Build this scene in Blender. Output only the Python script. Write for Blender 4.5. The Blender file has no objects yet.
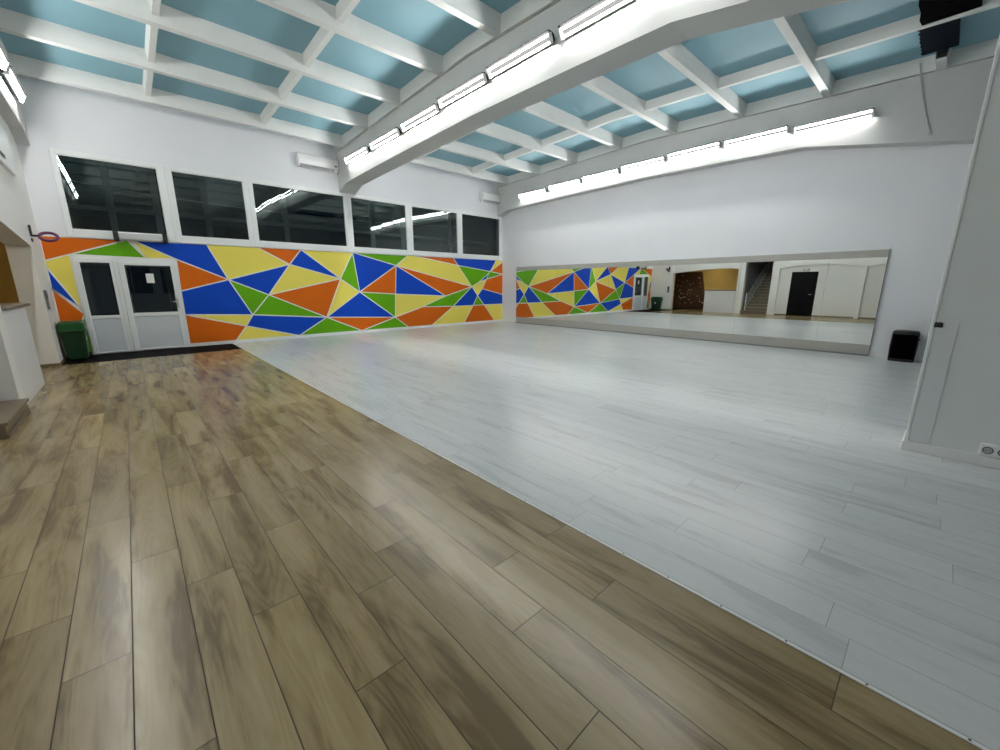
import bpy, bmesh, math, random
from mathutils import Vector, Matrix
random.seed(7)
S = bpy.context.scene
COL = S.collection
PI = math.pi

# ------------------------------------------------------------------ camera, world, exposure
cam_d = bpy.data.cameras.new('camera')
cam_d.sensor_width = 36.0
cam_d.lens = 36.0 * 398.94 / 1000.0
cam_d.clip_start = 0.05
cam = bpy.data.objects.new('camera', cam_d); COL.objects.link(cam)
cam.matrix_world = Matrix(((0.737577, 0.148814, -0.658661, 0.0),
                           (-0.675262, 0.161254, -0.719735, 0.0),
                           (-0.000895, 0.975629, 0.219426, 1.5),
                           (0, 0, 0, 1)))
# the basis above is orthonormal to 1e-4; make it exact
_q = cam.matrix_world.to_quaternion(); _q.normalize()
cam.matrix_world = Matrix.Translation((0, 0, 1.5)) @ _q.to_matrix().to_4x4()
S.camera = cam
w = bpy.data.worlds.new('night'); S.world = w; w.use_nodes = True
w.node_tree.nodes['Background'].inputs[0].default_value = (0.02, 0.03, 0.045, 1)
w.node_tree.nodes['Background'].inputs[1].default_value = 0.08
S.view_settings.view_transform = 'Standard'
S.view_settings.look = 'None'
S.view_settings.gamma = 1.0
S.view_settings.use_curve_mapping = False
S.view_settings.exposure = 1.12
TUBE_POWER = 33.0
S.cycles.max_bounces = 10
S.cycles.diffuse_bounces = 6
S.cycles.glossy_bounces = 5
S.cycles.sample_clamp_indirect = 6.0
S.cycles.caustics_reflective = False
S.cycles.caustics_refractive = False

# ------------------------------------------------------------------ dimensions of the hall (metres)
XL, XR = -1.15, 11.65      # left wall, right wall
YF = 12.56                 # wall with the mural
YB = -5.5                  # wall behind the camera
XB = 1.865                 # border of the brown and the white floor
GX = [(-1.45, -0.97), (5.06, 5.54), (11.35, 11.83)]   # the three girders
def zb(y):                 # underside of the roof beams
    return 5.43 - 0.031 * abs(y - 6.3)

# ------------------------------------------------------------------ helpers
def lin(c):
    return tuple(((v / 255) / 12.92 if v / 255 <= 0.04045 else ((v / 255 + 0.055) / 1.055) ** 2.4) for v in c)

def nt(name):
    m = bpy.data.materials.new(name); m.use_nodes = True
    t = m.node_tree; b = t.nodes['Principled BSDF']
    return m, t, b

def mat(name, col, rough=0.5, metal=0.0, spec=0.5, bump=0.0, bscale=60.0, mottle=0.0, mscale=2.0, coat=0.0):
    """plain paint / plastic / metal with a faint procedural mottle and bump"""
    m, t, b = nt(name)
    b.inputs['Base Color'].default_value = (*col, 1)
    b.inputs['Roughness'].default_value = rough
    b.inputs['Metallic'].default_value = metal
    b.inputs['Specular IOR Level'].default_value = spec
    b.inputs['Coat Weight'].default_value = coat
    tc = t.nodes.new('ShaderNodeTexCoord')
    n = t.nodes.new('ShaderNodeTexNoise'); n.inputs['Scale'].default_value = mscale; n.inputs['Detail'].default_value = 5
    t.links.new(tc.outputs['Object'], n.inputs['Vector'])
    mr = t.nodes.new('ShaderNodeMapRange')
    k = mottle if mottle else 0.015
    mr.inputs['To Min'].default_value = 1 - k; mr.inputs['To Max'].default_value = 1 + k
    t.links.new(n.outputs['Fac'], mr.inputs['Value'])
    mx = t.nodes.new('ShaderNodeVectorMath'); mx.operation = 'SCALE'
    mx.inputs[0].default_value = col
    t.links.new(mr.outputs[0], mx.inputs['Scale'])
    t.links.new(mx.outputs[0], b.inputs['Base Color'])
    if bump:
        n2 = t.nodes.new('ShaderNodeTexNoise'); n2.inputs['Scale'].default_value = bscale; n2.inputs['Detail'].default_value = 4
        t.links.new(tc.outputs['Object'], n2.inputs['Vector'])
        bp = t.nodes.new('ShaderNodeBump'); bp.inputs['Strength'].default_value = bump; bp.inputs['Distance'].default_value = 0.01
        t.links.new(n2.outputs['Fac'], bp.inputs['Height']); t.links.new(bp.outputs[0], b.inputs['Normal'])
    return m

def wood(name, c_dark, c_mid, c_light, rough, grain=1.0, bands=0.5, coat=0.0, tint=0.06, band_col=None):
    """laminate planks running along Y; the per-plank attribute shifts the figure"""
    m, t, b = nt(name)
    L = t.links.new
    tc = t.nodes.new('ShaderNodeTexCoord')
    at = t.nodes.new('ShaderNodeAttribute'); at.attribute_name = 'plank'
    off = t.nodes.new('ShaderNodeVectorMath'); off.operation = 'SCALE'; off.inputs['Scale'].default_value = 37.0
    L(at.outputs['Color'], off.inputs[0])
    add = t.nodes.new('ShaderNodeVectorMath'); L(tc.outputs['Object'], add.inputs[0]); L(off.outputs[0], add.inputs[1])
    # broad figure: darker heart running along the plank
    mp = t.nodes.new('ShaderNodeMapping'); mp.inputs['Scale'].default_value = (6.5, 0.9, 1); L(add.outputs[0], mp.inputs['Vector'])
    n1 = t.nodes.new('ShaderNodeTexNoise'); n1.inputs['Scale'].default_value = 1.0; n1.inputs['Detail'].default_value = 5; n1.inputs['Roughness'].default_value = 0.5
    n1.inputs['Distortion'].default_value = 0.6
    L(mp.outputs[0], n1.inputs['Vector'])
    # cathedral rings
    mp2 = t.nodes.new('ShaderNodeMapping'); mp2.inputs['Scale'].default_value = (7.0, 0.8, 1); L(add.outputs[0], mp2.inputs['Vector'])
    n0 = t.nodes.new('ShaderNodeTexNoise'); n0.inputs['Scale'].default_value = 0.8; n0.inputs['Detail'].default_value = 2; L(mp2.outputs[0], n0.inputs['Vector'])
    wv = t.nodes.new('ShaderNodeMath'); wv.operation = 'MULTIPLY'; wv.inputs[1].default_value = 95.0; L(n0.outputs['Fac'], wv.inputs[0])
    sn = t.nodes.new('ShaderNodeMath'); sn.operation = 'SINE'; L(wv.outputs[0], sn.inputs[0])
    # fine pores
    mp3 = t.nodes.new('ShaderNodeMapping'); mp3.inputs['Scale'].default_value = (190.0, 12.0, 1); L(add.outputs[0], mp3.inputs['Vector'])
    n3 = t.nodes.new('ShaderNodeTexNoise'); n3.inputs['Scale'].default_value = 1.0; n3.inputs['Detail'].default_value = 4; L(mp3.outputs[0], n3.inputs['Vector'])
    # combine
    a1 = t.nodes.new('ShaderNodeMath'); a1.operation = 'MULTIPLY_ADD'; a1.inputs[1].default_value = 0.028 * grain; L(sn.outputs[0], a1.inputs[0]); L(n1.outputs['Fac'], a1.inputs[2])
    s3 = t.nodes.new('ShaderNodeMath'); s3.operation = 'MULTIPLY_ADD'; s3.inputs[1].default_value = 0.14 * grain; L(n3.outputs['Fac'], s3.inputs[0]); L(a1.outputs[0], s3.inputs[2])
    cr = t.nodes.new('ShaderNodeValToRGB')
    e = cr.color_ramp.elements
    e[0].position = 0.40; e[0].color = (*c_dark, 1)
    e[1].position = 0.74; e[1].color = (*c_light, 1)
    x = e.new(0.40 + 0.34 * bands); x.color = (*c_mid, 1)
    L(s3.outputs[0], cr.inputs['Fac'])
    # per plank tone
    sp = t.nodes.new('ShaderNodeSeparateColor'); L(at.outputs['Color'], sp.inputs[0])
    mr = t.nodes.new('ShaderNodeMapRange'); mr.inputs['To Min'].default_value = 1 - tint; mr.inputs['To Max'].default_value = 1 + tint; L(sp.outputs['Blue'], mr.inputs['Value'])
    vm = t.nodes.new('ShaderNodeVectorMath'); vm.operation = 'SCALE'; L(cr.outputs['Color'], vm.inputs[0]); L(mr.outputs[0], vm.inputs['Scale'])
    L(vm.outputs[0], b.inputs['Base Color'])
    rr = t.nodes.new('ShaderNodeMapRange'); rr.inputs['To Min'].default_value = rough - 0.02; rr.inputs['To Max'].default_value = rough + 0.02
    L(n3.outputs['Fac'], rr.inputs['Value']); L(rr.outputs[0], b.inputs['Roughness'])
    bp = t.nodes.new('ShaderNodeBump'); bp.inputs['Strength'].default_value = 0.04; bp.inputs['Distance'].default_value = 0.001
    L(n3.outputs['Fac'], bp.inputs['Height']); L(bp.outputs[0], b.inputs['Normal'])
    b.inputs['Coat Weight'].default_value = coat; b.inputs['Coat Roughness'].default_value = 0.25
    return m

class MB:
    """collects faces and builds ONE mesh object"""
    def __init__(s): s.v = []; s.f = []; s.mi = []; s.sm = []
    def add(s, vs, fs, mi=0, smooth=False):
        o = len(s.v); s.v += [tuple(p) for p in vs]
        for f in fs: s.f.append(tuple(o + i for i in f)); s.mi.append(mi); s.sm.append(smooth)
    def box(s, x0, x1, y0, y1, z0, z1, mi=0, bev=0.0):
        if x0 > x1: x0, x1 = x1, x0
        if y0 > y1: y0, y1 = y1, y0
        if z0 > z1: z0, z1 = z1, z0
        if bev <= 0:
            vs = [(x, y, z) for x in (x0, x1) for y in (y0, y1) for z in (z0, z1)]
            s.add(vs, [(0, 1, 3, 2), (4, 6, 7, 5), (0, 4, 5, 1), (2, 3, 7, 6), (0, 2, 6, 4), (1, 5, 7, 3)], mi); return
        b = min(bev, (x1 - x0) / 2.01, (y1 - y0) / 2.01, (z1 - z0) / 2.01)
        bm = bmesh.new(); bmesh.ops.create_cube(bm, size=1)
        for v in bm.verts:
            v.co = Vector(((x0 + x1) / 2 + v.co.x * (x1 - x0), (y0 + y1) / 2 + v.co.y * (y1 - y0), (z0 + z1) / 2 + v.co.z * (z1 - z0)))
        bmesh.ops.bevel(bm, geom=list(bm.edges), offset=b, segments=2, profile=0.5, affect='EDGES')
        bm.verts.index_update()
        s.add([v.co.copy() for v in bm.verts], [tuple(v.index for v in f.verts) for f in bm.faces], mi)
        bm.free()
    def prism(s, pts, axis, a, b, mi=0):
        """polygon pts (2D) extruded along axis from a to b. axis x: pts=(y,z); y: (x,z); z: (x,y)"""
        def P(p, t):
            return {'x': (t, p[0], p[1]), 'y': (p[0], t, p[1]), 'z': (p[0], p[1], t)}[axis]
        n = len(pts)
        vs = [P(p, a) for p in pts] + [P(p, b) for p in pts]
        fs = [tuple(range(n)), tuple(range(2 * n - 1, n - 1, -1))] + [(i, i + n, (i + 1) % n + n, (i + 1) % n) for i in range(n)]
        s.add(vs, fs, mi)
    def tube(s, path, r, seg=10, mi=0, caps=True):
        path = [Vector(p) for p in path]; n = len(path); rs = r if isinstance(r, (list, tuple)) else [r] * n
        vs = []; up = Vector((0, 0, 1)); prev = None
        for i, p in enumerate(path):
            d = (path[min(i + 1, n - 1)] - path[max(i - 1, 0)]).normalized()
            if prev is None:
                u = d.cross(up)
                if u.length < 1e-3: u = d.cross(Vector((1, 0, 0)))
            else: u = prev - d * prev.dot(d)
            u.normalize(); prev = u; v = d.cross(u)
            for k in range(seg):
                a = 2 * PI * k / seg; vs.append(p + (u * math.cos(a) + v * math.sin(a)) * rs[i])
        fs = [(i * seg + k, i * seg + (k + 1) % seg, (i + 1) * seg + (k + 1) % seg, (i + 1) * seg + k) for i in range(n - 1) for k in range(seg)]
        s.add(vs, fs, mi, True)
        if caps:
            s.add(vs[:seg], [tuple(range(seg - 1, -1, -1))], mi); s.add(vs[-seg:], [tuple(range(seg))], mi)
    def build(s, name, mats, parent=None, kind=None, label=None, cat=None, group=None, loc=None):
        me = bpy.data.meshes.new(name); me.from_pydata(s.v, [], s.f)
        if not isinstance(mats, (list, tuple)): mats = [mats]
        for m in mats: me.materials.append(m)
        for p, mi, sm in zip(me.polygons, s.mi, s.sm): p.material_index = mi; p.use_smooth = sm
        bm = bmesh.new(); bm.from_mesh(me); bmesh.ops.recalc_face_normals(bm, faces=bm.faces); bm.to_mesh(me); bm.free()
        me.update()
        o = bpy.data.objects.new(name, me); COL.objects.link(o)
        if parent: o.parent = parent
        if loc: o.location = loc
        tag(o, label, cat, group, kind)
        return o

def tag(o, label=None, cat=None, group=None, kind=None):
    if label: o['label'] = label
    if cat: o['category'] = cat
    if group: o['group'] = group
    if kind: o['kind'] = kind
    return o

def empty(name, label, cat, loc=(0, 0, 0), group=None, rz=0.0):
    o = bpy.data.objects.new(name, None); COL.objects.link(o); o.location = loc; o.rotation_euler = (0, 0, rz)
    o.empty_display_size = 0.1
    return tag(o, label, cat, group)

def copy_tree(o, parent=None):
    c = o.copy(); COL.objects.link(c); c.parent = parent
    for ch in list(o.children): copy_tree(ch, c)
    return c

# ------------------------------------------------------------------ materials
M_wall = mat('wall_paint', (0.80, 0.81, 0.84), 0.55, bump=0.06, bscale=90, mottle=0.02)
M_wall_left = mat('cream_wall_paint', (0.83, 0.82, 0.79), 0.55, bump=0.06, bscale=90, mottle=0.02)
M_beam = mat('beam_paint', (0.72, 0.73, 0.71), 0.6, bump=0.25, bscale=30, mottle=0.05, mscale=3)
M_girder = mat('girder_paint', (0.58, 0.585, 0.575), 0.5, bump=0.2, bscale=25, mottle=0.04, mscale=3)
M_blue = mat('blue_ceiling_paint', (0.215, 0.40, 0.475), 0.6, bump=0.15, bscale=25, mottle=0.07, mscale=1.2)
M_white = mat('white_plastic', (0.82, 0.83, 0.83), 0.35)
M_frame = mat('white_window_frame', (0.80, 0.82, 0.82), 0.3)
M_panel = mat('door_panel', (0.62, 0.66, 0.70), 0.35)
M_black = mat('black_plastic', (0.008, 0.008, 0.009), 0.4)
M_dark = mat('dark_gap', (0.03, 0.03, 0.03), 0.6)
M_blackmat = mat('black_tiles', (0.005, 0.005, 0.005), 0.7, spec=0.05, bump=0.05, bscale=12)
M_metal = mat('brushed_metal', (0.6, 0.6, 0.6), 0.3, metal=1.0)
M_tray = mat('lamp_tray', (0.022, 0.022, 0.022), 0.8, spec=0.0)
M_grille = mat('grille_grey', (0.45, 0.47, 0.48), 0.4)
M_green = mat('green_bin_plastic', (0.002, 0.07, 0.008), 0.35)
M_greendk = mat('dark_green_bin_plastic', (0.002, 0.035, 0.008), 0.4)
M_yellow = mat('ochre_room_paint', (0.72, 0.52, 0.17), 0.6, mottle=0.12, mscale=4)
M_climb = mat('climbing_board', (0.07, 0.03, 0.012), 0.6, mottle=0.2, mscale=3)
M_topstone = mat('counter_top_laminate', (0.20, 0.16, 0.13), 0.35, mottle=0.15, mscale=12)
M_frameboard = mat('mirror_board_laminate', (0.42, 0.41, 0.37), 0.35, mottle=0.08, mscale=5)
M_paper = mat('paper', (0.8, 0.8, 0.8), 0.6)
M_tile_step = mat('stair_stone', (0.17, 0.13, 0.085), 0.4, mottle=0.15, mscale=8)
M_purple = mat('purple_hoop_paint', (0.12, 0.015, 0.07), 0.4)
M_greyout = mat('grey_steel_outside', (0.20, 0.24, 0.25), 0.6)
M_doordark = mat('black_door', (0.003, 0.003, 0.004), 0.5, spec=0.1)
M_greywall = mat('grey_stair_wall', (0.30, 0.30, 0.31), 0.6)
M_hole_grille = mat('hole_grille_black', (0.0012, 0.0012, 0.0014), 0.95, spec=0.02)  # painted darkness of the ceiling hole; also the speaker grille cloth
M_hole_blue = mat('hole_dark_blue', (0.005, 0.009, 0.016), 0.9, spec=0.05)  # bluer part of the darkness painted into the ceiling hole
M_ghost = mat('clear_guard', (0.70, 0.73, 0.74), 0.25)

M_brown = wood('brown_laminate', (0.145, 0.100, 0.042), (0.275, 0.205, 0.100), (0.355, 0.28, 0.152), 0.24, grain=1.0, bands=0.45, coat=0.0, tint=0.10)
M_whitefl = wood('white_laminate', (0.49, 0.51, 0.52), (0.59, 0.61, 0.615), (0.62, 0.64, 0.645), 0.28, grain=0.9, bands=0.32, coat=0.2, tint=0.03)

# glossy glass: transparent with a fresnel mirror, seen the same from either side
m_glass, t, b = nt('window_glass'); t.nodes.remove(b)
out = t.nodes['Material Output']
g = t.nodes.new('ShaderNodeBsdfGlossy'); g.inputs['Roughness'].default_value = 0.0; g.inputs['Color'].default_value = (0.86, 1.0, 0.97, 1)
tr = t.nodes.new('ShaderNodeBsdfTransparent'); tr.inputs['Color'].default_value = (0.75, 0.80, 0.80, 1)
fr = t.nodes.new('ShaderNodeFresnel'); fr.inputs['IOR'].default_value = 1.62
ms = t.nodes.new('ShaderNodeMixShader')
t.links.new(fr.outputs[0], ms.inputs[0]); t.links.new(tr.outputs[0], ms.inputs[1]); t.links.new(g.outputs[0], ms.inputs[2])
t.links.new(ms.outputs[0], out.inputs['Surface'])
M_glass = m_glass
m_mir, t, b = nt('mirror_silver')
b.inputs['Base Color'].default_value = (0.86, 0.89, 0.87, 1); b.inputs['Metallic'].default_value = 1; b.inputs['Roughness'].default_value = 0.0
M_mirror = m_mir
def emis(name, col, s):
    m, t, b = nt(name); b.inputs['Base Color'].default_value = (*col, 1)
    b.inputs['Emission Color'].default_value = (*col, 1); b.inputs['Emission Strength'].default_value = s
    return m
M_tube = emis('lamp_tube', (1.0, 0.99, 0.96), TUBE_POWER)
M_warm = emis('warm_lamp', (1.0, 0.80, 0.48), 14.0)

# ------------------------------------------------------------------ floors
PW = 0.2067; PL = 1.37
def plank_floor(name, x0, x1, y0, y1, ends, m, gapmat, gap=0.0012):
    vs, fs, cols = [], [], []
    k0 = math.floor((x0 - 0.0) / PW) - 1
    k = 0
    x = x0; ks = []
    first = ends['x0']
    n0 = math.floor((x0 - first) / PW)
    i = n0
    while first + i * PW < x1:
        a = max(first + i * PW, x0); b_ = min(first + (i + 1) * PW, x1)
        if b_ - a > 0.002:
            e0 = ends['e'].get(i, random.uniform(0, PL))
            s = e0 - math.ceil((e0 - y0) / PL) * PL
            while s < y1:
                c = max(s, y0); d = min(s + PL, y1)
                if d - c > 0.004:
                    o = len(vs)
                    vs += [(a + gap, c + gap, 0), (b_ - gap, c + gap, 0), (b_ - gap, d - gap, 0), (a + gap, d - gap, 0)]
                    fs.append((o, o + 1, o + 2, o + 3)); cols.append((random.random(), random.random(), random.random(), 1))
                s += PL
        i += 1
    # dark joints: a base sheet just below, part of the same mesh
    o = len(vs); vs += [(x0, y0, -0.002), (x1, y0, -0.002), (x1, y1, -0.002), (x0, y1, -0.002)]
    fs.append((o, o + 1, o + 2, o + 3)); cols.append((0, 0, 0, 1))
    o = len(vs); vs += [(x0, y0, -0.1), (x1, y0, -0.1), (x1, y1, -0.1), (x0, y1, -0.1)]
    fs.append((o + 3, o + 2, o + 1, o)); cols.append((0, 0, 0, 1))
    me = bpy.data.meshes.new(name); me.from_pydata(vs, [], fs)
    me.materials.append(m); me.materials.append(gapmat)
    me.polygons[-1].material_index = 1; me.polygons[-2].material_index = 1
    ca = me.color_attributes.new('plank', 'FLOAT_COLOR', 'CORNER')
    for p, c in zip(me.polygons, cols):
        for li in p.loop_indices: ca.data[li].color = c
    ob = bpy.data.objects.new(name, me); COL.objects.link(ob); tag(ob, kind='structure'); return ob
M_gapb = mat('brown_joint', (0.05, 0.033, 0.015), 0.7)
M_gapw = mat('white_joint', (0.30, 0.32, 0.33), 0.7)
MATY = 11.28
bx0 = -0.62 + 0.0
ENDS_B = {'x0': -0.62, 'e': {0: 2.51, 1: 2.06, 2: 2.80, 3: 2.38, 4: 1.93, 5: 1.26, 6: 1.73, 7: 1.97, 8: 1.05, 9: 1.42, 10: 0.92, 11: 1.405}}
plank_floor('floor', -3.6, XB, YB, MATY, ENDS_B, M_brown, M_gapb, 0.0022)
ENDS_W = {'x0': XB + 0.02, 'e': {1: 0.12, 2: 0.90, 3: 0.29, 4: 1.62, 5: 1.10, 6: 0.83, 7: 0.23, 8: 1.15, 9: 0.23, 13: 0.80}}
plank_floor('floor', XB, XR, YB, YF, ENDS_W, M_whitefl, M_gapw, 0.0014)
b = MB(); b.box(-3.6, XB - 0.005, MATY, YF, -0.1, -0.001); b.build('floor', M_blackmat, kind='structure')
b = MB(); b.box(XB - 0.003, XB + 0.012, YB, YF - 0.02, -0.001, 0.003)
y = -0.3
while y < 11:
    b.tube([(XB + 0.006, y, 0.002), (XB + 0.006, y, 0.0045)], 0.004, 8, mi=1); y += 0.26
b.build('trim_1', [M_white, M_dark], kind='structure')

# ------------------------------------------------------------------ far wall with its windows and doors
ZW0, ZW1 = 2.50, 4.18
DX0, DX1, DZ = -0.745, 0.965, 2.09
b = MB()
b.prism([(XL - 0.35, -0.1), (DX0, -0.1), (DX0, DZ), (DX1, DZ), (DX1, -0.1), (XR + 0.3, -0.1), (XR + 0.3, ZW0), (XL - 0.35, ZW0)], 'y', YF, YF + 0.25)
b.box(XL - 0.35, -0.735, YF, YF + 0.25, ZW0, ZW1)
b.box(11.53, XR + 0.3, YF, YF + 0.25, ZW0, ZW1)
b.box(XL - 0.35, XR + 0.3, YF, YF + 0.25, ZW1, 5.75)
b.build('wall_far', M_wall, kind='structure')
b = MB(); b.box(1.90, XR, YF - 0.016, YF - 0.001, 0, 0.075, bev=0.003); b.build('baseboard_far', M_white, kind='structure')

wins = [(-0.655, 0.905), (1.16, 2.585), (2.795, 5.17), (5.38, 7.24), (7.465, 9.355), (9.57, 11.46)]
gz0, gz1 = 2.655, 4.095
edges = [(-0.735, 1.035), (1.035, 2.69), (2.69, 5.275), (5.275, 7.352), (7.352, 9.462), (9.462, 11.53)]
for i, ((a, c), (e0, e1)) in enumerate(zip(wins, edges)):
    f = MB()
    y0, y1 = YF - 0.03, YF + 0.06
    f.box(e0, a, y0, y1, ZW0, ZW1, bev=0.008); f.box(c, e1, y0, y1, ZW0, ZW1, bev=0.008)
    f.box(a, c, y0, y1, ZW0, gz0, bev=0.008); f.box(a, c, y0, y1, gz1, ZW1 - 0.0, bev=0.008)
    # inner bead
    for (x0, x1, z0, z1) in ((a, a + .012, gz0, gz1), (c - .012, c, gz0, gz1), (a, c, gz0, gz0 + .012), (a, c, gz1 - .012, gz1)):
        f.box(x0, x1, y0 + 0.012, y0 + 0.05, z0, z1)
    o = f.build('window_%d' % (i + 1), M_frame, kind='structure')
    p = MB(); p.add([(a, YF + 0.015, gz0), (c, YF + 0.015, gz0), (c, YF + 0.015, gz1), (a, YF + 0.015, gz1)], [(0, 1, 2, 3)])
    p.add([(a, YF + 0.035, gz0), (c, YF + 0.0353, gz0), (c, YF + 0.036, gz1), (a, YF + 0.0355, gz1)], [(0, 1, 2, 3)])
    p.build('pane', M_glass, o)
    p = MB(); p.box(a - 0.04, c + 0.04, YF - 0.045, YF - 0.028, ZW0 - 0.005, ZW0 + 0.028, bev=0.004); p.build('sill', M_frame, o)

# painted mural: polygons separated by white lines
V = dict(TL=(-1.149, 2.495), a=(-1.149, 2.0), b=(0.12, 2.495), b2=(0.27, 2.495), c=(0.438, 2.115), a1=(-1.149, 1.88), a2=(-1.149, 1.445),
 g=(-0.770, 0.993), g2=(-0.752, 0.899), h=(-1.09, 0.072), D1=(0.985, 2.115), A=(1.629, 2.495), B=(1.983, 1.649), C=(0.97, 1.368),
 E=(0.97, 0.80), F=(2.422, 0.726), G=(2.237, 0.436), H=(1.96, 0.072), I=(0.97, 0.072), J=(2.727, 2.495), K=(3.486, 2.078), L=(3.825, 2.495),
 N=(2.869, 1.250), Q=(3.541, 0.072), M=(4.881, 1.698), O=(4.362, 0.558), T=(5.321, 2.495), U=(5.455, 1.298), V=(6.779, 2.149),
 W1=(7.252, 2.495), X1=(6.700, 1.215), Y1=(6.640, 0.439), AA=(5.432, 0.072), AB=(7.124, 0.072), AC=(8.749, 1.114), AD=(7.731, 0.750),
 AE=(7.48, 2.495), AI=(8.105, 0.072), AG=(9.142, 2.495), AF=(9.356, 2.233), AK=(11.29, 2.495), AL=(10.96, 2.045), AO=(11.648, 2.44),
 AM=(11.648, 1.952), BB=(10.003, 1.449), s1=(10.353, 1.62), s2=(10.879, 1.975), s3=(10.768, 1.745), AP=(10.536, 1.363), AR=(11.648, 1.118),
 AQ=(10.283, 1.098), t1=(10.049, 0.723), t2=(10.616, 0.733), AS=(11.648, 0.730), AH=(9.085, 0.724), AT=(9.60, 0.072), AU=(11.175, 0.072),
 BL=(-1.149, 0.072), DL=(DX0, 0.9), DT=(DX0, DZ), DR=(DX1, DZ), BR=(11.648, 0.072), TR=(11.648, 2.495), DB=(DX0, 0.072))
FACES = [('o', 'TL b DTa a'), ('y', 'a DTa DT g a1'), ('b', 'a1 g a2'), ('o', 'a2 g2 h BL'), ('g', 'g2 DB h'),
 ('g', 'b c DTa'), ('y', 'b2 D1 c'), ('b', 'b2 A B D1'), ('o', 'D1 B C'), ('b', 'C B F E'), ('y', 'E F G'), ('o', 'E G H I'),
 ('y', 'G Q H'), ('b', 'G F O Q'), ('g', 'F N O'), ('g', 'B N F'), ('b', 'B K N'), ('y', 'A J K B'), ('o', 'J L K'), ('b', 'K L M'),
 ('y', 'K M N'), ('o', 'N M O'), ('y', 'L T M'), ('g', 'M T U'), ('b', 'T V U'), ('g', 'T W1 V'), ('y', 'M U O'), ('b', 'U Y1 O'),
 ('o', 'O Y1 AA'), ('g', 'O AA Q'), ('g', 'Y1 AB AA'), ('o', 'U V X1'), ('g', 'U X1 Y1'), ('b', 'V AC X1'), ('y', 'X1 AC AD Y1'),
 ('o', 'V BB AC'), ('y', 'W1 AE AF BB V'), ('o', 'AE AG AF'), ('g', 'AD AC BB AH'), ('o', 'Y1 AD AH AI AB'), ('y', 'AI AH t1 AT'),
 ('b', 'BB AQ t1 AH'), ('g', 'AQ t2 t1'), ('o', 't1 t2 AU AT'), ('y', 't2 AS BR AU'), ('b', 'AQ AP AR AS t2'), ('y', 'BB s1 s3 AP AQ'),
 ('g', 'BB AF AL s2 s1'), ('b', 's1 s2 s3'), ('b', 'AG AK AL AF'), ('y', 'AK TR AO AL'), ('o', 'AO AM AL'), ('g', 's2 AL AM s3'), ('o', 's3 AM AR AP')]
V['DTa'] = (-0.77, 2.142)
V['b'] = (0.17, 2.495)
cols = dict(o=(0.68, 0.135, 0.004), y=(0.86, 0.73, 0.13), b=(0.003, 0.062, 0.50), g=(0.125, 0.40, 0.004))
mm = [mat('mural_' + n, cols[k], 0.42, spec=0.2, bump=0.04, bscale=70) for k, n in (('o', 'orange'), ('y', 'yellow'), ('b', 'blue'), ('g', 'green'))] + [mat('mural_white', (0.80, 0.80, 0.76), 0.5)]
ki = dict(o=0, y=1, b=2, g=3)
mu = MB(); segs = {}
for ci, (k, s) in enumerate(FACES):
    ns = s.split(); pts = [V[n] for n in ns]
    if k == 'y' and ns[0] == 'a': pts = [V['a'], V['DTa'], (-0.77, 2.09), (-0.770, 0.993), V['a1']]
    mu.add([(x, YF - 0.002, z) for x, z in pts], [tuple(range(len(pts)))], ki[k])
    for i in range(len(pts)):
        p, q = pts[i], pts[(i + 1) % len(pts)]
        segs[tuple(sorted((p, q)))] = 1
mu.add([(-1.149, YF - 0.0012, 0.072), (11.648, YF - 0.0012, 0.072), (11.648, YF - 0.0012, 2.495), (-1.149, YF - 0.0012, 2.495)], [(0, 1, 2, 3)], 4)
# door hole is covered by the door, cut the backing there
for (p, q) in segs:
    d = Vector((q[0] - p[0], q[1] - p[1]))
    if d.length < 0.03: continue
    n = Vector((-d.y, d.x)).normalized() * 0.014
    mu.add([(p[0] + n.x, YF - 0.003, p[1] + n.y), (q[0] + n.x, YF - 0.003, q[1] + n.y), (q[0] - n.x, YF - 0.003, q[1] - n.y), (p[0] - n.x, YF - 0.003, p[1] - n.y)], [(0, 1, 2, 3)], 4)
mural_mb = mu
# drop the backing over the doorway: rebuild it as three rectangles
idx = [i for i, f in enumerate(mu.f) if len(f) == 4 and mu.mi[i] == 4 and abs(mu.v[f[0]][0] + 1.149) < 1e-6 and abs(mu.v[f[2]][0] - 11.648) < 1e-6][0]
del mu.f[idx]; del mu.mi[idx]; del mu.sm[idx]
for (x0, x1, z0, z1) in ((-1.149, DX0, 0.0, 2.495), (DX0, DX1, DZ, 2.495), (DX1, 11.648, 0.0, 2.495)):
    mu.add([(x0, YF - 0.0012, z0), (x1, YF - 0.0012, z0), (x1, YF - 0.0012, z1), (x0, YF - 0.0012, z1)], [(0, 1, 2, 3)], 4)
mu.build('wall_mural', mm, label='mural of blue, orange, yellow and green triangles with white lines on far wall', cat='mural')

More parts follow.
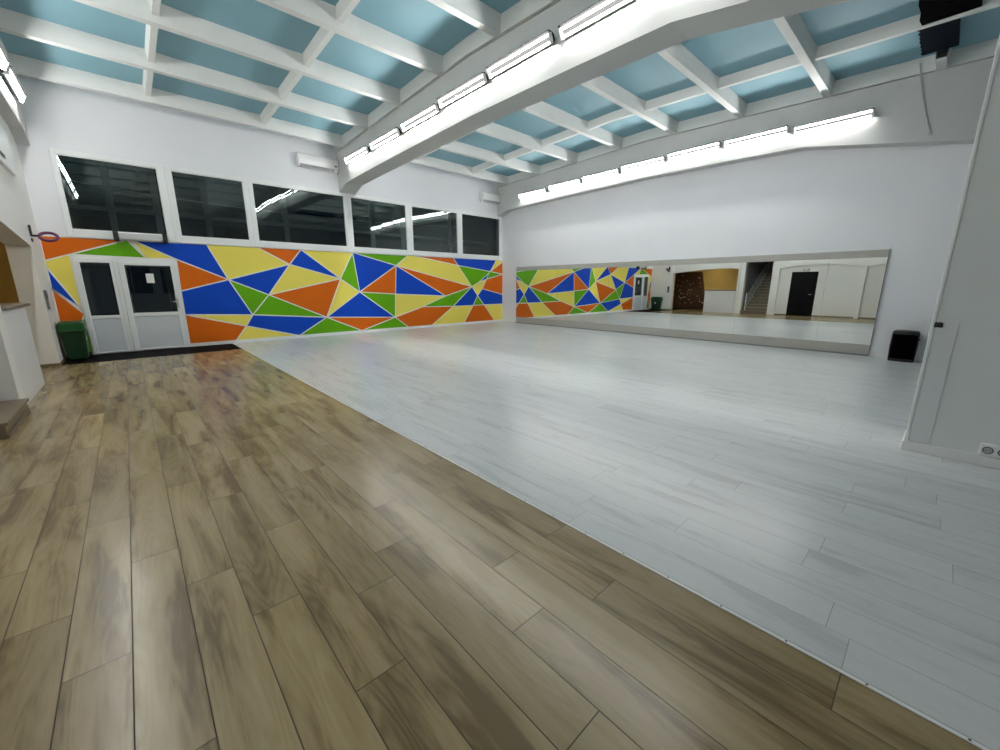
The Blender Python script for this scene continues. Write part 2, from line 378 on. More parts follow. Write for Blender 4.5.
# double door
d = MB(); yd0, yd1 = YF - 0.035, YF + 0.05
d.box(DX0, -0.70, yd0, yd1, 0, DZ, bev=0.006); d.box(0.905, DX1, yd0, yd1, 0, DZ, bev=0.006)
d.box(-0.70, 0.905, yd0, yd1, 2.03, DZ, bev=0.006); d.box(-0.135, -0.06, yd0, yd1, 0.02, 2.03, bev=0.006)
d.box(-0.70, 0.905, yd0 + 0.02, yd1, -0.01, 0.02)
door = d.build('door_1', M_frame, kind='structure')
def leaf(x0, x1, gx0, gx1, z0g, z1g, pz0, pz1, nm):
    f = MB(); y0, y1 = YF - 0.05, YF + 0.0
    f.box(x0, gx0, y0, y1, 0.02, 2.03, bev=0.006); f.box(gx1, x1, y0, y1, 0.02, 2.03, bev=0.006)
    f.box(gx0, gx1, y0, y1, 0.02, pz0, bev=0.006); f.box(gx0, gx1, y0, y1, pz1, z0g, bev=0.006); f.box(gx0, gx1, y0, y1, z1g, 2.03, bev=0.006)
    lo = f.build('door_leaf', M_frame, door)
    p = MB(); p.box(gx0, gx1, y0 + 0.018, y1 - 0.012, pz0, pz1)
    p.box(gx0 + .02, gx1 - .02, y0 + 0.013, y0 + 0.02, pz0 + .02, pz1 - .02, bev=0.003); p.build('door_panel', M_panel, lo)
    p = MB(); p.add([(gx0, YF - 0.02, z0g), (gx1, YF - 0.02, z0g), (gx1, YF - 0.02, z1g), (gx0, YF - 0.02, z1g)], [(0, 1, 2, 3)]); p.build('door_glass', M_glass, lo)
    return lo
l1 = leaf(-0.699, -0.137, -0.655, -0.195, 0.855, 1.985, 0.05, 0.785, 'l')
l2 = leaf(-0.058, 0.903, 0.04, 0.845, 0.885, 1.95, 0.06, 0.80, 'r')
h = MB(); h.box(0.855, 0.885, YF - 0.062, YF - 0.05, 0.98, 1.20, bev=0.004); h.tube([(0.87, YF - 0.055, 1.12), (0.87, YF - 0.10, 1.12), (0.75, YF - 0.10, 1.12)], 0.010, 8); h.build('door_handle', M_metal, l2)
b = MB(); b.box(0.375, 0.515, YF - 0.0235, YF - 0.021, 1.56, 1.77)
b.build('door_notice', M_paper, label='small blank white paper notice taped inside the glass of the right entrance door leaf', cat='notice')

# air curtain over the door
ac = empty('air_curtain', 'slim white air curtain with black end caps above the entrance doors', 'air curtain', (0.42, YF - 0.03, 2.48))
p = MB(); p.box(-0.38, 0.38, -0.16, 0.0, 0.02, 0.16, bev=0.02); p.build('casing', M_white, ac)
p = MB()
for k in range(5): p.box(-0.36, 0.36, -0.165, -0.158, 0.05 + k * 0.02, 0.058 + k * 0.02)
p.build('grille', M_grille, ac)
for sx in (-1, 1):
    p = MB(); p.box(sx * 0.37, sx * 0.46, -0.18, 0.0, -0.03, 0.18, bev=0.02); p.build('end_cap', M_black, ac)

# outside, seen dimly through the windows: a steel canopy and a slack wire
c = empty('steel_canopy', 'grey steel canopy frame outside, dimly seen through the high windows', 'canopy', (5, 14.5, 0))
for x in (-0.95, 0.02, 0.92, 2.0, 4.05, 6.95, 8.2, 10.4):
    p = MB(); p.box(x - 5 - 0.07, x - 5 + 0.07, -0.05, 0.05, 0, 5.6); p.build('post', M_greyout, c)
p = MB(); p.box(-7, 7.5, -0.05, 0.05, 3.33, 3.42); p.build('rail', M_greyout, c)
p = MB(); p.box(-7, 7.5, -0.04, 0.04, 2.0, 2.08); p.build('rail', M_greyout, c)
p = MB(); p.box(-7, 7.5, 0.25, 0.3, 2.4, 3.2); p.build('parapet', mat('dark_parapet', (0.02, 0.03, 0.035), 0.8), c)
p = MB(); p.tube([(-6.2 + 1.0 * i, -0.06, 3.72 + 0.006 * (i - 6) ** 2 + 0.12 * (i < 1)) for i in range(13)], 0.008, 6)
p.build('wire', mat('wire_grey', (0.35, 0.38, 0.38), 0.6), c)
b = MB(); b.box(-8, 16, YF + 0.25, 22, -0.3, -0.11); b.build('ground_outside', mat('asphalt', (0.03, 0.03, 0.03), 0.9), kind='structure')

# ------------------------------------------------------------------ right wall, back wall
b = MB(); b.box(XR, XR + 0.3, YB, YF, -0.1, 5.75); b.build('wall_right', M_wall, kind='structure')
b = MB(); b.box(XR - 0.014, XR - 0.001, YB, 0.8, 0, 0.07, bev=0.003); b.box(XR - 0.014, XR - 0.001, 11.73, YF - 0.02, 0, 0.07, bev=0.003); b.build('baseboard_right', M_white, kind='structure')
b = MB()
WB = [(-0.6 + 2.1 * i, 1.2 + 2.1 * i) for i in range(6)]
b.box(-3.6, XR + 0.3, YB - 0.3, YB, -0.1, 1.0); b.box(-3.6, XR + 0.3, YB - 0.3, YB, 3.4, 5.75)
xs = [-3.6] + [v for p_ in WB for v in p_] + [XR + 0.3]
for i in range(0, len(xs), 2): b.box(xs[i], xs[i + 1], YB - 0.3, YB, 1.0, 3.4)
b.build('wall_back', M_wall, kind='structure')
for i, (a, c_) in enumerate(WB):
    f = MB(); y0, y1 = YB - 0.1, YB + 0.02
    f.box(a, a + .07, y0, y1, 1.0, 3.4); f.box(c_ - .07, c_, y0, y1, 1.0, 3.4); f.box(a, c_, y0, y1, 1.0, 1.07); f.box(a, c_, y0, y1, 3.33, 3.4)
    f.box(a, c_, y0, y1, 2.5, 2.56); f.box((a + c_) / 2 - .03, (a + c_) / 2 + .03, y0, y1, 1.0, 3.4)
    o = f.build('window_%d' % (i + 7), M_frame, kind='structure')
    p = MB(); p.add([(a, YB - 0.04, 1.0), (c_, YB - 0.04, 1.0), (c_, YB - 0.04, 3.4), (a, YB - 0.04, 3.4)], [(0, 1, 2, 3)]); p.build('pane', M_glass, o)

# ------------------------------------------------------------------ left wall with openings
T = 0.30; X0 = XL - T
def arc(y0, y1, z0, zm, n=10):
    return [(y0 + (y1 - y0) * i / n, z0 + (zm - z0) * math.sin(PI * i / n)) for i in range(n + 1)]
b = MB()
top = 5.75
b.box(X0, XL, 11.2, YF, -0.1, top)                                    # pier at the corner
curve = [(7.66, 2.34), (8.1, 2.40), (8.7, 2.39), (9.3, 2.36), (10.0, 2.30), (10.6, 2.25), (11.2, 2.20)]
b.prism(curve + [(11.2, top), (7.66, top)], 'x', X0, XL)
b.box(X0, XL, 7.34, 7.66, -0.1, top)
b.box(X0, XL, 6.1, 7.34, 2.72, top)
b.box(X0, XL, 5.78, 6.1, -0.1, top)
# arched recesses with the thin wall behind them
a1 = [(2.66, 2.30)] + [(2.66 + 3.12 * i / 12, 2.30 + 0.17 * math.sin(PI * i / 12)) for i in range(1, 12)] + [(5.78, 2.30)]
b.prism(a1 + [(5.78, top), (2.66, top)], 'x', X0, XL)
b.box(X0, XL, 2.5, 2.66, -0.1, top)
a2 = [(-0.6 + 3.1 * i / 12, 2.30 + 0.17 * math.sin(PI * i / 12)) for i in range(13)]
b.prism(a2 + [(2.5, top), (-0.6, top)], 'x', X0, XL)
b.box(X0, XL, YB, -0.6, -0.1, top)
b.prism([(-0.6, -0.1), (4.22, -0.1), (4.22, 2.13), (5.28, 2.13), (5.28, -0.1), (5.78, -0.1), (5.78, 2.6), (-0.6, 2.6)], 'x', X0, XL - 0.12)
b.build('wall_left', M_wall_left, kind='structure')
b = MB()
b.box(XL - 0.001, XL + 0.012, 11.2, YF, 0.0, 0.06); b.box(X0, XL + 0.012, 11.188, 11.2, 0.0, 0.06)
for (y0, y1) in ((-0.6, 2.5), (2.66, 4.22), (5.28, 5.78)): b.box(XL - 0.121, XL - 0.105, y0, y1, 0, 0.06)
b.build('baseboard_left', mat('brown_skirting', (0.20, 0.15, 0.09), 0.4), kind='structure')
# black door in the recess
f = MB(); f.box(X0 + 0.05, XL - 0.13, 4.22, 4.27, 0, 2.13); f.box(X0 + 0.05, XL - 0.13, 5.23, 5.28, 0, 2.13); f.box(X0 + 0.05, XL - 0.13, 4.27, 5.23, 2.08, 2.13)
dk = f.build('door_2', M_doordark, kind='structure')
p = MB(); p.box(X0 + 0.12, X0 + 0.16, 4.27, 5.23, 0.005, 2.08); p.build('door_leaf', M_doordark, dk)
p = MB(); p.tube([(X0 + 0.16, 4.36, 1.05), (X0 + 0.21, 4.36, 1.05), (X0 + 0.21, 4.48, 1.05)], 0.01, 8); p.build('door_handle', M_metal, dk)
e = empty('exit_sign', 'small grey emergency light box above the black door in the left wall', 'sign', (XL - 0.12, 4.72, 2.17))
p = MB(); p.box(0, 0.05, -0.13, 0.13, 0, 0.1, bev=0.008); p.build('case', M_dark, e)
p = MB(); p.box(0.05, 0.056, -0.11, 0.11, 0.015, 0.085); p.build('lens', M_paper, e)

# side room behind the counter
b = MB()
b.box(-3.9, -3.6, 7.5, YF, -0.1, 3.0)          # back
b.box(-3.9, X0, 12.40, YF, -0.1, 3.0)          # end wall
b.build('wall_side_room', M_yellow, kind='structure')
b = MB(); b.box(-3.9, X0, 7.36, YF, 2.75, 3.0); b.build('ceiling', M_wall_left, kind='structure')
b = MB(); b.box(-4.8, X0, 7.36, 7.5, -0.1, 4.6); b.box(-4.8, X0, 5.95, 6.1, -0.1, 4.6); b.box(-4.95, -4.8, 5.95, 7.5, -0.1, 4.6)
b.box(-4.8, X0, 5.95, 7.5, 3.2, 3.4); b.box(X0, X0 + 0.02, 6.1, 7.34, 2.72, 3.3)  # low soffit box added to darken the stairwell
b.build('wall_stairwell', M_greywall, kind='structure')
# climbing board, leaning out, with its holds
cl = empty('climbing_wall', 'dark brown climbing board dotted with pale holds in the side room', 'climbing wall', (-3.3, 11.0, 0))
p = MB(); p.prism([(-1.0, 0.05), (1.25, 0.05), (1.25, 2.3), (-0.55, 2.3)], 'x', -0.25, 0.0); p.build('board', M_climb, cl)
hm = [mat('hold_cream', (0.75, 0.68, 0.5), 0.5), mat('hold_grey', (0.5, 0.5, 0.5), 0.5), mat('hold_ochre', (0.5, 0.35, 0.1), 0.5)]
for i in range(46):
    yy = random.uniform(-0.85, 1.15); zz = random.uniform(0.2, 2.2)
    if yy < -1.0 + 0.2 * zz + 0.08: continue
    bm = bmesh.new(); bmesh.ops.create_icosphere(bm, subdivisions=1, radius=1)
    r = random.uniform(0.022, 0.045)
    p = MB(); p.add([(abs(v.co.x) * r * 0.9 if v.co.x > 0 else 0.0, yy + v.co.y * r * 1.3, zz + v.co.z * r * random.uniform(0.7, 1.1)) for v in bm.verts], [tuple(v.index for v in f.verts) for f in bm.faces], 0)
    bm.free(); p.build('climbing_hold', hm[i % 3], cl)
# low lamp that lights the side room
e = empty('ceiling_lamp', 'round warm ceiling lamp in the side room behind the counter', 'ceiling lamp', (-2.6, 9.6, 2.75))
p = MB(); p.tube([(0, 0, 0), (0, 0, -0.03)], 0.17, 24); p.build('base', M_white, e)
p = MB(); p.tube([(0, 0, -0.03), (0, 0, -0.06), (0, 0, -0.085), (0, 0, -0.09)], [0.15, 0.15, 0.11, 0.04], 24); p.build('lamp_shade', M_warm, e)

# counter
ct = empty('bar_counter', 'white panelled counter with a brown top in the left wall opening', 'counter', (-1.35, 8.5, 0))
p = MB(); p.box(0.154, 0.19, -0.83, 0.78, 0.0, 1.205, bev=0.004); p.box(-0.12, 0.16, -0.83, 0.78, 0.0, 1.205); p.build('front_panel', mat('counter_panel', (0.76, 0.76, 0.77), 0.4), ct)
p = MB(); p.box(-0.35, 0.24, -0.83, 0.86, 1.205, 1.25, bev=0.006); p.build('counter_top', M_topstone, ct)

# stairs and railing
st = MB(); n = 13
pts = [(XL + 0.05, 0.0)]
for i in range(n):
    x = XL + 0.05 - 0.27 * i; pts += [(x, 0.165 * (i + 1)), (x - 0.27, 0.165 * (i + 1))]
pts += [(pts[-1][0], 0.0)]
st.prism(pts, 'y', 6.12, 7.33)
st.box(XL - 0.27, XL + 0.075, 5.95 + 0.16, 7.33, 0.135, 0.167, bev=0.004)
st.box(XL + 0.05, XL + 0.062, 6.11, 7.33, 0.0, 0.045)
for i in range(1, n):
    x = XL + 0.05 - 0.27 * i; st.box(x - 0.02, x + 0.02, 6.12, 7.33, 0.165 * (i + 1) - 0.025, 0.165 * (i + 1) + 0.003, mi=1)
stairs = st.build('stairs', [M_tile_step, mat('stair_nosing', (0.3, 0.27, 0.2), 0.4)], kind='structure')
rl = empty('stair_railing', 'white stair railing with a dark handrail inside the stairwell opening', 'railing', (XL - 0.2, 7.2, 0.165))
p = MB(); p.tube([(0, 0, 0.92), (-3.24, 0, 2.90)], 0.028, 10); p.build('handrail', M_dark, rl)
for i in range(13):
    x = -0.27 * i; p = MB(); p.tube([(x, 0, 0.165 * i), (x, 0, 0.92 + 0.611 * 0.27 * i)], 0.013 if i else 0.025, 8); p.build('baluster', M_white, rl)

# things on the left wall
e = empty('basketball_hoop', 'small purple basketball hoop on a black bracket at the left wall corner', 'basketball hoop', (XL, 11.45, 2.39))
p = MB(); p.box(0, 0.03, -0.04, 0.04, 0.0, 0.19, bev=0.006); p.box(0, 0.12, -0.02, 0.02, -0.012, 0.022); p.box(0.0, 0.015, -0.02, 0.1, -0.10, -0.04)
p.build('bracket', M_black, e)
ring = MB(); N = 32; R_ = 0.115; tl = math.radians(42)
vs, fs = [], []
for i in range(N):
    a = 2 * PI * i / N
    for k in range(10):
        q = 2 * PI * k / 10; rr_ = R_ + 0.026 * math.cos(q); yy, zz = rr_ * math.sin(a), 0.026 * math.sin(q)
        vs.append((0.225 + rr_ * math.cos(a), yy * math.cos(tl) - zz * math.sin(tl), 0.0 + yy * math.sin(tl) + zz * math.cos(tl)))
for i in range(N):
    for k in range(10):
        fs.append((i * 10 + k, i * 10 + (k + 1) % 10, ((i + 1) % N) * 10 + (k + 1) % 10, ((i + 1) % N) * 10 + k))
ring.add(vs, fs, 0, True); ring.build('rim', M_purple, e)
e = empty('wall_intercom', 'narrow grey wall unit on the left wall pier below the hoop', 'wall unit', (XL, 11.42, 1.06))
p = MB(); p.box(0, 0.03, -0.06, 0.06, 0, 0.36, bev=0.006); p.build('case', mat('unit_grey', (0.13, 0.135, 0.14), 0.4), e)
p = MB(); p.box(0.03, 0.035, -0.045, 0.045, 0.2, 0.33); p.build('dark_strip', M_dark, e)
e = empty('wall_box', 'white box high on the left wall below the left girder', 'wall box', (XL, 10.3, 3.34))
p = MB(); p.box(0, 0.05, -0.6, 0.86, 0, 0.70, bev=0.012); p.build('cover', M_white, e)
p = MB(); p.box(0.05, 0.055, -0.45, 0.0, 0.10, 0.16); p.build('vent', M_black, e)

# green bin
gb = empty('wheeled_bin', 'dark green plastic bin with a deep lid beside the entrance doors', 'bin', (-0.935, 12.0, -0.001))
def taper(mb, x0, x1, y0, y1, z0, z1, k0, k1, mi=0):
    cx, cy = (x0 + x1) / 2, (y0 + y1) / 2; hx, hy = (x1 - x0) / 2, (y1 - y0) / 2
    bm = bmesh.new(); bmesh.ops.create_cube(bm, size=1)
    for v in bm.verts:
        k = k1 if v.co.z > 0 else k0
        v.co = Vector((cx + 2 * v.co.x * hx * k, cy + 2 * v.co.y * hy * k, z1 if v.co.z > 0 else z0))
    bmesh.ops.bevel(bm, geom=list(bm.edges), offset=0.025, segments=3, affect='EDGES'); bm.verts.index_update()
    mb.add([v.co.copy() for v in bm.verts], [tuple(v.index for v in f.verts) for f in bm.faces], mi, False); bm.free()
p = MB(); taper(p, -0.175, 0.175, -0.28, 0.28, 0.02, 0.60, 0.84, 1.0); p.build('body', M_greendk, gb)
p = MB(); taper(p, -0.195, 0.195, -0.31, 0.31, 0.56, 0.79, 1.0, 0.93); p.build('lid', M_green, gb)
p = MB(); p.box(-0.18, 0.18, -0.335, -0.30, 0.60, 0.625, bev=0.006); p.build('handle', M_greendk, gb)
p = MB(); p.box(0.165, 0.172, -0.04, 0.04, 0.40, 0.47); p.build('sticker', M_paper, gb)
for sx in (-1, 1):
    p = MB(); p.tube([(sx * 0.14, 0.22, 0.061), (sx * 0.18, 0.22, 0.061)], 0.06, 16); p.build('wheel', M_black, gb)

# ------------------------------------------------------------------ roof: girders, beams, slabs
def girder(x0, x1, idx):
    prof = [(12.56, 4.17), (12.02, 4.35), (11.3, 4.38), (9.5, 4.43), (6.3, 4.49), (4.2, 4.47), (2.62, 4.44), (1.5, 4.24), (0.0, 3.97), (-0.6, 3.97), (-2.0, 4.3), (YB, 4.4)]
    up = [(YB, zb(YB)), (6.3, zb(6.3)), (12.56, zb(12.56))]
    g = MB()
    full = prof + up
    n = len(full)
    vs = [(x0, p[0], p[1]) for p in full] + [(x1, p[0], p[1]) for p in full]
    tri = []
    # side faces as quads from the lower line up to the top line
    for (xa) in (x0, x1):
        for i in range(len(prof) - 1):
            (ya, za), (yb_, zb_) = prof[i], prof[i + 1]
            q = [(xa, ya, za), (xa, yb_, zb_), (xa, yb_, zb(yb_)), (xa, ya, zb(ya))]
            g.add(q, [(0, 1, 2, 3)])
    for i in range(len(prof) - 1):
        (ya, za), (yb_, zb_) = prof[i], prof[i + 1]
        g.add([(x0, ya, za), (x1, ya, za), (x1, yb_, zb_), (x0, yb_, zb_)], [(0, 1, 2, 3)])
        g.add([(x0, ya, zb(ya)), (x1, ya, zb(ya)), (x1, yb_, zb(yb_)), (x0, yb_, zb(yb_))], [(0, 1, 2, 3)])
    o = g.build('roof_girder', M_girder, kind='structure')
    return o
girder(XL + 0.0, -0.97, 0); girder(5.06, 5.54, 1); girder(11.35, XR, 2)
# column under the middle girder
b = MB(); b.box(5.15, 5.54, -0.78, 0.03, -0.1, 4.0, bev=0.004)
b.build('column', mat('column_paint', (0.74, 0.77, 0.765), 0.5, bump=0.1, bscale=40, mottle=0.03), kind='structure')
b = MB(); b.box(5.136, 5.152, -0.79, 0.046, 0, 0.085, bev=0.003); b.box(5.15, 5.55, 0.03, 0.046, 0, 0.085, bev=0.003); b.build('baseboard_column', M_white, kind='structure')
b = MB(); b.box(5.140, 5.16, 0.012, 0.036, 0.085, 3.95, bev=0.004)
b.build('trim_2', M_white, kind='structure')

beam_y = [12.02 - 1.61 * k for k in range(11)]
BW = 0.13; DZs = 0.27
def slab_top(y): return zb(y) + DZs
for bay, (xa, xb, ribs) in enumerate(((XL, 5.3, (0.93, 3.07)), (5.3, XR, (7.30, 9.62)))):
    for y in beam_y:
        z = zb(y)
        m_ = MB()
        brk = bay == 1 and abs(y - 0.75) < 0.1
        # beam with slightly flared top, broader at the ribs and ends
        xs_ = [xa]
        for r in ribs: xs_ += [r - 0.32, r, r + 0.32]
        xs_ += [xb]
        if brk: xs_ = [10.78, xb]
        y0, y1 = y - BW, y
        for i in range(len(xs_) - 1):
            def fl(x): return 0.05 if any(abs(x - r) < 1e-6 for r in ribs) else 0.022
            p0, p1 = xs_[i], xs_[i + 1]; f0, f1 = fl(p0), fl(p1)
            q = []
            for x, f in ((p0, f0), (p1, f1)):
                q += [(x, y0, z), (x, y1, z), (x, y1 + f, z + DZs + 0.005), (x, y0 - f, z + DZs + 0.005)]
            m_.add(q, [(0, 1, 5, 4), (1, 2, 6, 5), (2, 3, 7, 6), (3, 0, 4, 7)])
        m_.build('roof_beam', M_beam, kind='structure')
    for r in ribs:
        m_ = MB()
        ys = [YB, 6.3, YF]
        for i in range(2):
            q = []
            for yy in (ys[i], min(ys[i + 1], 12.0)):
                q += [(r - 0.045, yy, zb(yy) + 0.09), (r + 0.045, yy, zb(yy) + 0.09), (r + 0.065, yy, slab_top(yy) + 0.005), (r - 0.065, yy, slab_top(yy) + 0.005)]
            m_.add(q, [(0, 1, 5, 4), (1, 2, 6, 5), (2, 3, 7, 6), (3, 0, 4, 7)])
        m_.build('roof_rib', M_beam, kind='structure')
# end ribs sitting on the girders
for (x0, x1) in ((-1.15, -0.93), (5.00, 5.60), (11.31, XR)):
    m_ = MB(); ys = [YB, 6.3, YF]
    for i in range(2):
        q = []
        for yy in (ys[i], ys[i + 1]):
            q += [(x0, yy, zb(yy) + 0.012), (x1, yy, zb(yy) + 0.012), (x1, yy, slab_top(yy) + 0.005), (x0, yy, slab_top(yy) + 0.005)]
        m_.add(q, [(0, 1, 5, 4), (1, 2, 6, 5), (3, 0, 4, 7)])
    m_.build('roof_rib', M_beam, kind='structure')
m_ = MB()
for (ya, yb_) in ((YB, 6.3), (6.3, YF + 0.2)):
    q = []
    for yy in (ya, yb_): q += [(XL - 0.3, yy, slab_top(yy)), (XR + 0.3, yy, slab_top(yy)), (XR + 0.3, yy, slab_top(yy) + 0.12), (XL - 0.3, yy, slab_top(yy) + 0.12)]
    m_.add(q, [(0, 1, 5, 4), (1, 2, 6, 5), (2, 3, 7, 6), (3, 0, 4, 7)])
m_.build('ceiling', M_blue, kind='structure')

# ragged dark sheets painting the darkness inside a hole in the ceiling
e = empty('ceiling_hole_dark', 'ragged dark sheets standing in for the darkness of an open hole in the blue ceiling near the column', 'dark sheet', (0, 0, 0))
random.seed(11)
def ragged(x0, x1, y0, y1, z, m, nm):
    p = MB(); n = 14; top_, bot_ = [], []
    for i in range(n + 1):
        x = x0 + (x1 - x0) * i / n
        j = (0.018 if i % 2 else -0.016) * random.uniform(0.3, 1)
        top_.append((x, y1 + j)); bot_.append((x, y0))
    for i in range(n):
        q = [(*bot_[i], z), (*bot_[i + 1], z), (*top_[i + 1], z), (*top_[i], z)]
        p.add(q + [(a, b2, c + 0.012) for a, b2, c in q], [(0, 1, 2, 3), (7, 6, 5, 4), (0, 4, 5, 1), (2, 6, 7, 3), (1, 5, 6, 2), (3, 7, 4, 0)])
    p.build(nm, m, e)
ragged(6.2, 9.62, 0.30, 0.90, zb(0.6) + 0.11, M_hole_grille, 'black_sheet')
ragged(9.62, 10.75, 0.50, 0.93, zb(0.6) + 0.11, M_hole_blue, 'dark_blue_sheet')

# ------------------------------------------------------------------ tube lights
def fixture(L, side):
    """twin tube batten with a dark tray, lip added to shield the ceiling, on a vertical girder face, tipped to face outwards and down; long axis Y"""
    e = empty('tube_light', 'x', 'tube light')
    th = math.radians(24)
    def P(u, v):   # u along the tray (up), v out of the tray
        return (side * (0.075 + u * math.sin(th) + v * math.cos(th)), u * math.cos(th) - v * math.sin(th))
    p = MB(); p.prism([P(-0.066, 0), P(0.068, 0), P(0.092, 0.050), P(0.096, 0.048), P(0.074, -0.010), P(0.035, -0.045), P(-0.035, -0.045), P(-0.069, -0.010)], 'y', -L / 2, L / 2); p.build('housing', M_tray, e)  # upper lip shaped to keep tube light off the ceiling
    for u in (-0.045, 0.045):
        q = P(u, 0.03); p = MB(); p.tube([(q[0], -L / 2 + 0.035, q[1]), (q[0], L / 2 - 0.035, q[1])], 0.0135, 10); p.build('tube', M_tube, e)
    for sy in (-1, 1):
        ya, yb_ = sorted((sy * (L / 2 - 0.03), sy * (L / 2 + 0.002)))
        p = MB(); p.prism([P(-0.065, 0), P(0.065, 0), P(0.065, 0.05), P(-0.065, 0.05)], 'y', ya, yb_); p.build('end_cap', M_white, e)
        p = MB(); p.prism([(0, 0.10), (0, 0.075), P(0.04, -0.03), P(0.07, -0.02)], 'y', min(ya, yb_) - 0.12 * sy, max(ya, yb_) - 0.12 * sy); p.build('bracket', M_metal, e)
    return e
NUM = ['nearest the mural wall', 'second from the mural wall', 'third from the mural wall', 'fourth from the mural wall', 'fifth from the mural wall', 'sixth from the mural wall', 'seventh from the mural wall', 'eighth from the mural wall']
proto = fixture(1.36, -1)
mid = [(11.01, 4.83, 0), (9.43, 4.835, 0), (7.90, 4.855, 0), (6.46, 4.90, 0), (5.02, 4.93, 0.0), (3.50, 4.90, 0.0), (2.05, 4.86, 0)]
for i, (y, z, r) in enumerate(mid):
    o = proto if i == 0 else copy_tree(proto)
    o.location = (5.06, y, z); o['label'] = 'twin tube light on the door side of the middle girder, ' + NUM[i]; o['group'] = 'tube lights along the middle girder'
    o.rotation_euler = (0, 0, 0)
rt = [(10.58, 4.71), (9.13, 4.76), (7.74, 4.79), (6.35, 4.83), (4.96, 4.86), (3.56, 4.84), (2.15, 4.78)]
proto2 = fixture(1.31, -1)
for i, (y, z) in enumerate(rt):
    o = proto2 if i == 0 else copy_tree(proto2)
    o.location = (11.35, y, z); o['label'] = 'twin tube light on the right wall girder, ' + NUM[i]; o['group'] = 'tube lights along the right girder'
lf = [(11.15, 4.80), (9.70, 4.82), (8.26, 4.86), (6.82, 4.90), (5.38, 4.92), (3.94, 4.90), (2.50, 4.86)]
proto3 = fixture(1.36, 1)
for i, (y, z) in enumerate(lf):
    o = proto3 if i == 0 else copy_tree(proto3)
    o.location = (-0.97, y, z); o['label'] = 'twin tube light on the left wall girder, ' + NUM[i]; o['group'] = 'tube lights along the left girder'

proto4 = fixture(1.36, 1)
for i, (y, z, q_) in enumerate(mid):
    o = proto4 if i == 0 else copy_tree(proto4)
    o.location = (5.54, y, z); o['label'] = 'twin tube light on the mirror side of the middle girder, ' + NUM[i]; o['group'] = 'tube lights on the mirror side of the middle girder'

# ------------------------------------------------------------------ air conditioners
def aircon(label, x, z):
    e = empty('air_conditioner', label, 'air conditioner', (x, YF, z))
    p = MB()
    prof = [(0, -0.03), (-0.12, -0.03), (-0.17, 0.03), (-0.185, 0.15), (-0.175, 0.27), (-0.13, 0.31), (0, 0.31)]
    p.prism(prof, 'x', -0.54, 0.54); p.build('body', M_white, e)
    p = MB(); p.prism([(-0.122, -0.030), (-0.17, 0.028), (-0.178, 0.024), (-0.128, -0.038)], 'x', -0.50, 0.42); p.build('louvre', mat('louvre_grey', (0.35, 0.36, 0.37), 0.4), e)
    p = MB(); p.box(0.43, 0.50, -0.186, -0.178, 0.09, 0.12); p.build('display', M_dark, e)
    return e
aircon('white split air conditioner left of the middle girder above the windows', 4.49, 4.72)
aircon('white split air conditioner high in the right corner of the mural wall', 11.0, 4.66)
b = MB(); b.tube([(5.055, YF - 0.015, 5.06), (5.056, YF - 0.1, 5.02), (5.057, YF - 0.14, 4.90), (5.057, YF - 0.12, 4.74), (5.05, YF - 0.02, 4.65)], 0.014, 8)
b.build('aircon_hose', mat('hose_grey', (0.25, 0.25, 0.25), 0.5), label='dark hose looping from the air conditioner beside the middle girder', cat='hose')

# ------------------------------------------------------------------ mirror wall
ymir = [11.72, 9.6, 7.45, 5.28, 3.6, 1.85, 0.90]
b = MB(); x1, x0 = XR, XR - 0.035
b.box(x0, x1, 0.90, 11.72, 0.005, 0.24); b.box(x0, x1, 0.90, 11.72, 2.06, 2.21); b.box(x0 + 0.015, x1, 0.90, 11.72, 0.24, 2.06)
b.box(x0 - 0.004, x1, 0.892, 0.905, 0.0, 2.214, mi=1)
b.box(x0 - 0.03, x0, 0.90, 11.72, 0.0, 0.03, mi=1)
b.build('mirror_board', [M_frameboard, mat('edge_grey', (0.2, 0.2, 0.2), 0.5)], label='long beige laminate board framing the row of wall mirrors', cat='board')
pos = ['at the mural end', 'second from the mural end', 'third from the mural end', 'fourth from the mural end', 'fifth from the mural end', 'at the end by the black speaker']
for i in range(6):
    p = MB(); p.box(x0 - 0.001, x0 + 0.013, ymir[i + 1] + 0.002, ymir[i] - 0.002, 0.242, 2.058)
    p.build('wall_mirror', M_mirror, label='tall frameless wall mirror in the long row, ' + pos[i], cat='mirror', group='mirrors along the right wall')

# ------------------------------------------------------------------ speaker, cable, guard, sockets
sp = empty('floor_speaker', 'black floor speaker with a bowed top standing by the right wall', 'speaker', (11.40, 0.385, 0.0))
p = MB()
N = 10; rows = []
outl = []
for i in range(N + 1):
    t_ = i / N; yy = 0.20 - 0.40 * t_; bow = 0.035 * math.sin(PI * t_); outl.append((-0.185 - bow, yy))
outl += [(0.19, -0.17), (0.19, 0.17)]
zc = [(0.0, 0.90), (0.03, 0.95), (0.3, 1.0), (0.57, 0.97), (0.60, 0.93)]
vs, fs = [], []
for z, k in zc:
    for (xx, yy) in outl: vs.append((xx * k, yy * k, z + (0.02 * math.cos(yy / 0.2 * PI / 2) if z > 0.5 else 0)))
m0 = len(outl)
for r in range(len(zc) - 1):
    for i in range(m0): fs.append((r * m0 + i, r * m0 + (i + 1) % m0, (r + 1) * m0 + (i + 1) % m0, (r + 1) * m0 + i))
fs += [tuple(range(m0)), tuple(range(len(vs) - 1, len(vs) - 1 - m0, -1))]
p.add(vs, fs); p.build('cabinet', M_black, sp)
p = MB()
gv = [(-0.19 - 0.035 * math.sin(PI * i / N) - 0.004, 0.175 - 0.35 * i / N) for i in range(N + 1)]
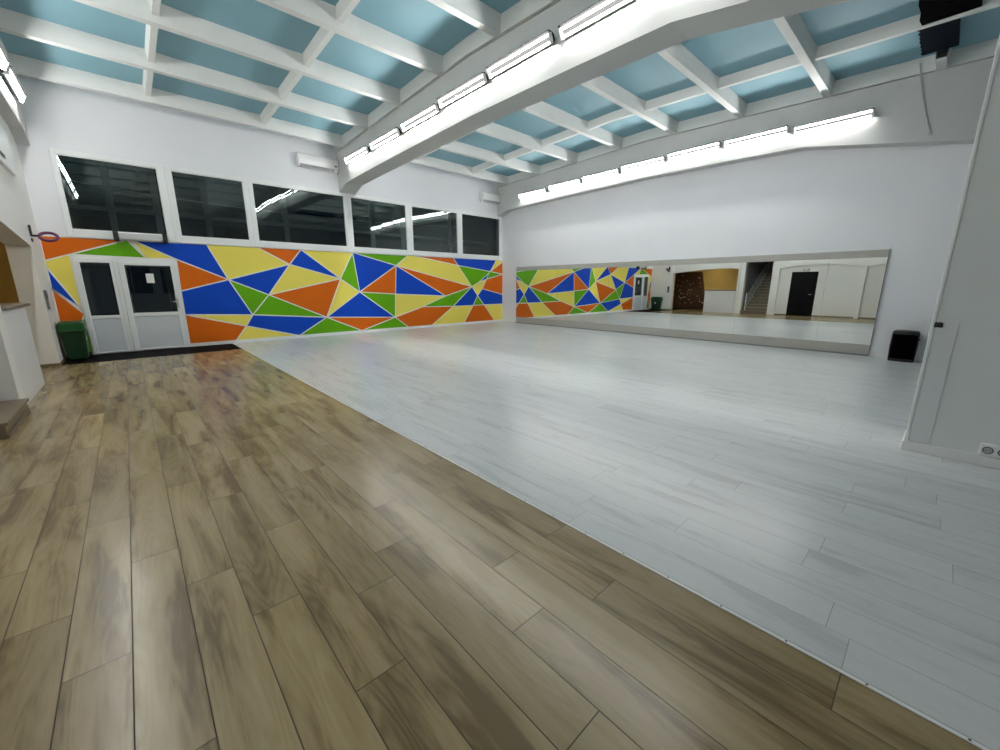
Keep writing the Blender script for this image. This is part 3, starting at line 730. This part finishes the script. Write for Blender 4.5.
for i in range(N):
    p.add([(gv[i][0], gv[i][1], 0.06), (gv[i + 1][0], gv[i + 1][1], 0.06), (gv[i + 1][0] * 0.985, gv[i + 1][1], 0.54), (gv[i][0] * 0.985, gv[i][1], 0.54)], [(0, 1, 2, 3)])
p.build('grille', M_hole_grille, sp)
p = MB(); p.box(0.03, 0.09, -0.21, -0.17, 0.42, 0.45, bev=0.004); p.build('handle', M_black, sp)
b = MB(); b.tube([(11.32, 0.20, 0.012), (11.25, 0.05, 0.012), (11.33, -0.08, 0.012), (11.22, -0.2, 0.012), (11.4, -0.4, 0.012), (11.6, -0.6, 0.05)], 0.008, 6)
b.build('speaker_cable', mat('cable_grey', (0.3, 0.3, 0.3), 0.5), label='grey cable trailing on the floor behind the black speaker', cat='cable')
b = MB(); b.tube([(XR - 0.36, 0.98, 5.45), (XR - 0.36, 0.93, 5.2), (XR - 0.315, 0.82, 4.75), (XR - 0.31, 0.72, 4.42), (XR - 0.31, 0.66, 4.25)], 0.012, 8)
b.box(XR - 0.33, XR - 0.295, 0.635, 0.68, 4.20, 4.26)
b.build('hanging_cable', mat('cable_pale', (0.4, 0.42, 0.41), 0.5), label='thin grey cable hanging down the right girder below the dark ceiling hole', cat='cable')
b = MB(); b.box(5.143, 5.1505, -0.125, 0.005, 0.10, 1.20, bev=0.002)
b.build('corner_guard', M_ghost, label='clear rectangular guard plate on the column edge', cat='guard plate')
b = MB(); b.tube([(5.145, 0.005, 1.16), (5.10, 0.005, 1.16), (5.09, 0.005, 1.19)], 0.006, 6); b.tube([(5.145, -0.015, 1.16), (5.10, -0.015, 1.16), (5.09, -0.015, 1.19)], 0.006, 6)
b.box(5.140, 5.146, -0.035, 0.018, 1.14, 1.18)
b.build('wall_hook', M_black, label='small black double hook on the column edge above the guard plate', cat='hook')
so = empty('socket_strip', 'white multiple wall socket low on the column face above the skirting', 'socket', (5.15, -0.58, 0.10))
p = MB(); p.box(-0.04, 0, -0.17, 0.17, 0, 0.10, bev=0.006); p.build('plate', M_white, so)
for k in range(4):
    yy = 0.125 - 0.083 * k
    p = MB(); p.tube([(-0.040, yy, 0.05), (-0.0425, yy, 0.05)], 0.032, 20); p.build('socket', mat('socket_grey_%d' % k, (0.10, 0.10, 0.10), 0.5), so)
    q = p
    p = MB(); p.tube([(-0.0425, yy, 0.05), (-0.044, yy, 0.05)], 0.024, 20); p.tube([(-0.044, yy - 0.01, 0.05), (-0.0445, yy - 0.01, 0.05)], 0.004, 8, mi=1); p.tube([(-0.044, yy + 0.01, 0.05), (-0.0445, yy + 0.01, 0.05)], 0.004, 8, mi=1)
    p.build('socket_face', [M_grille, M_black], so)
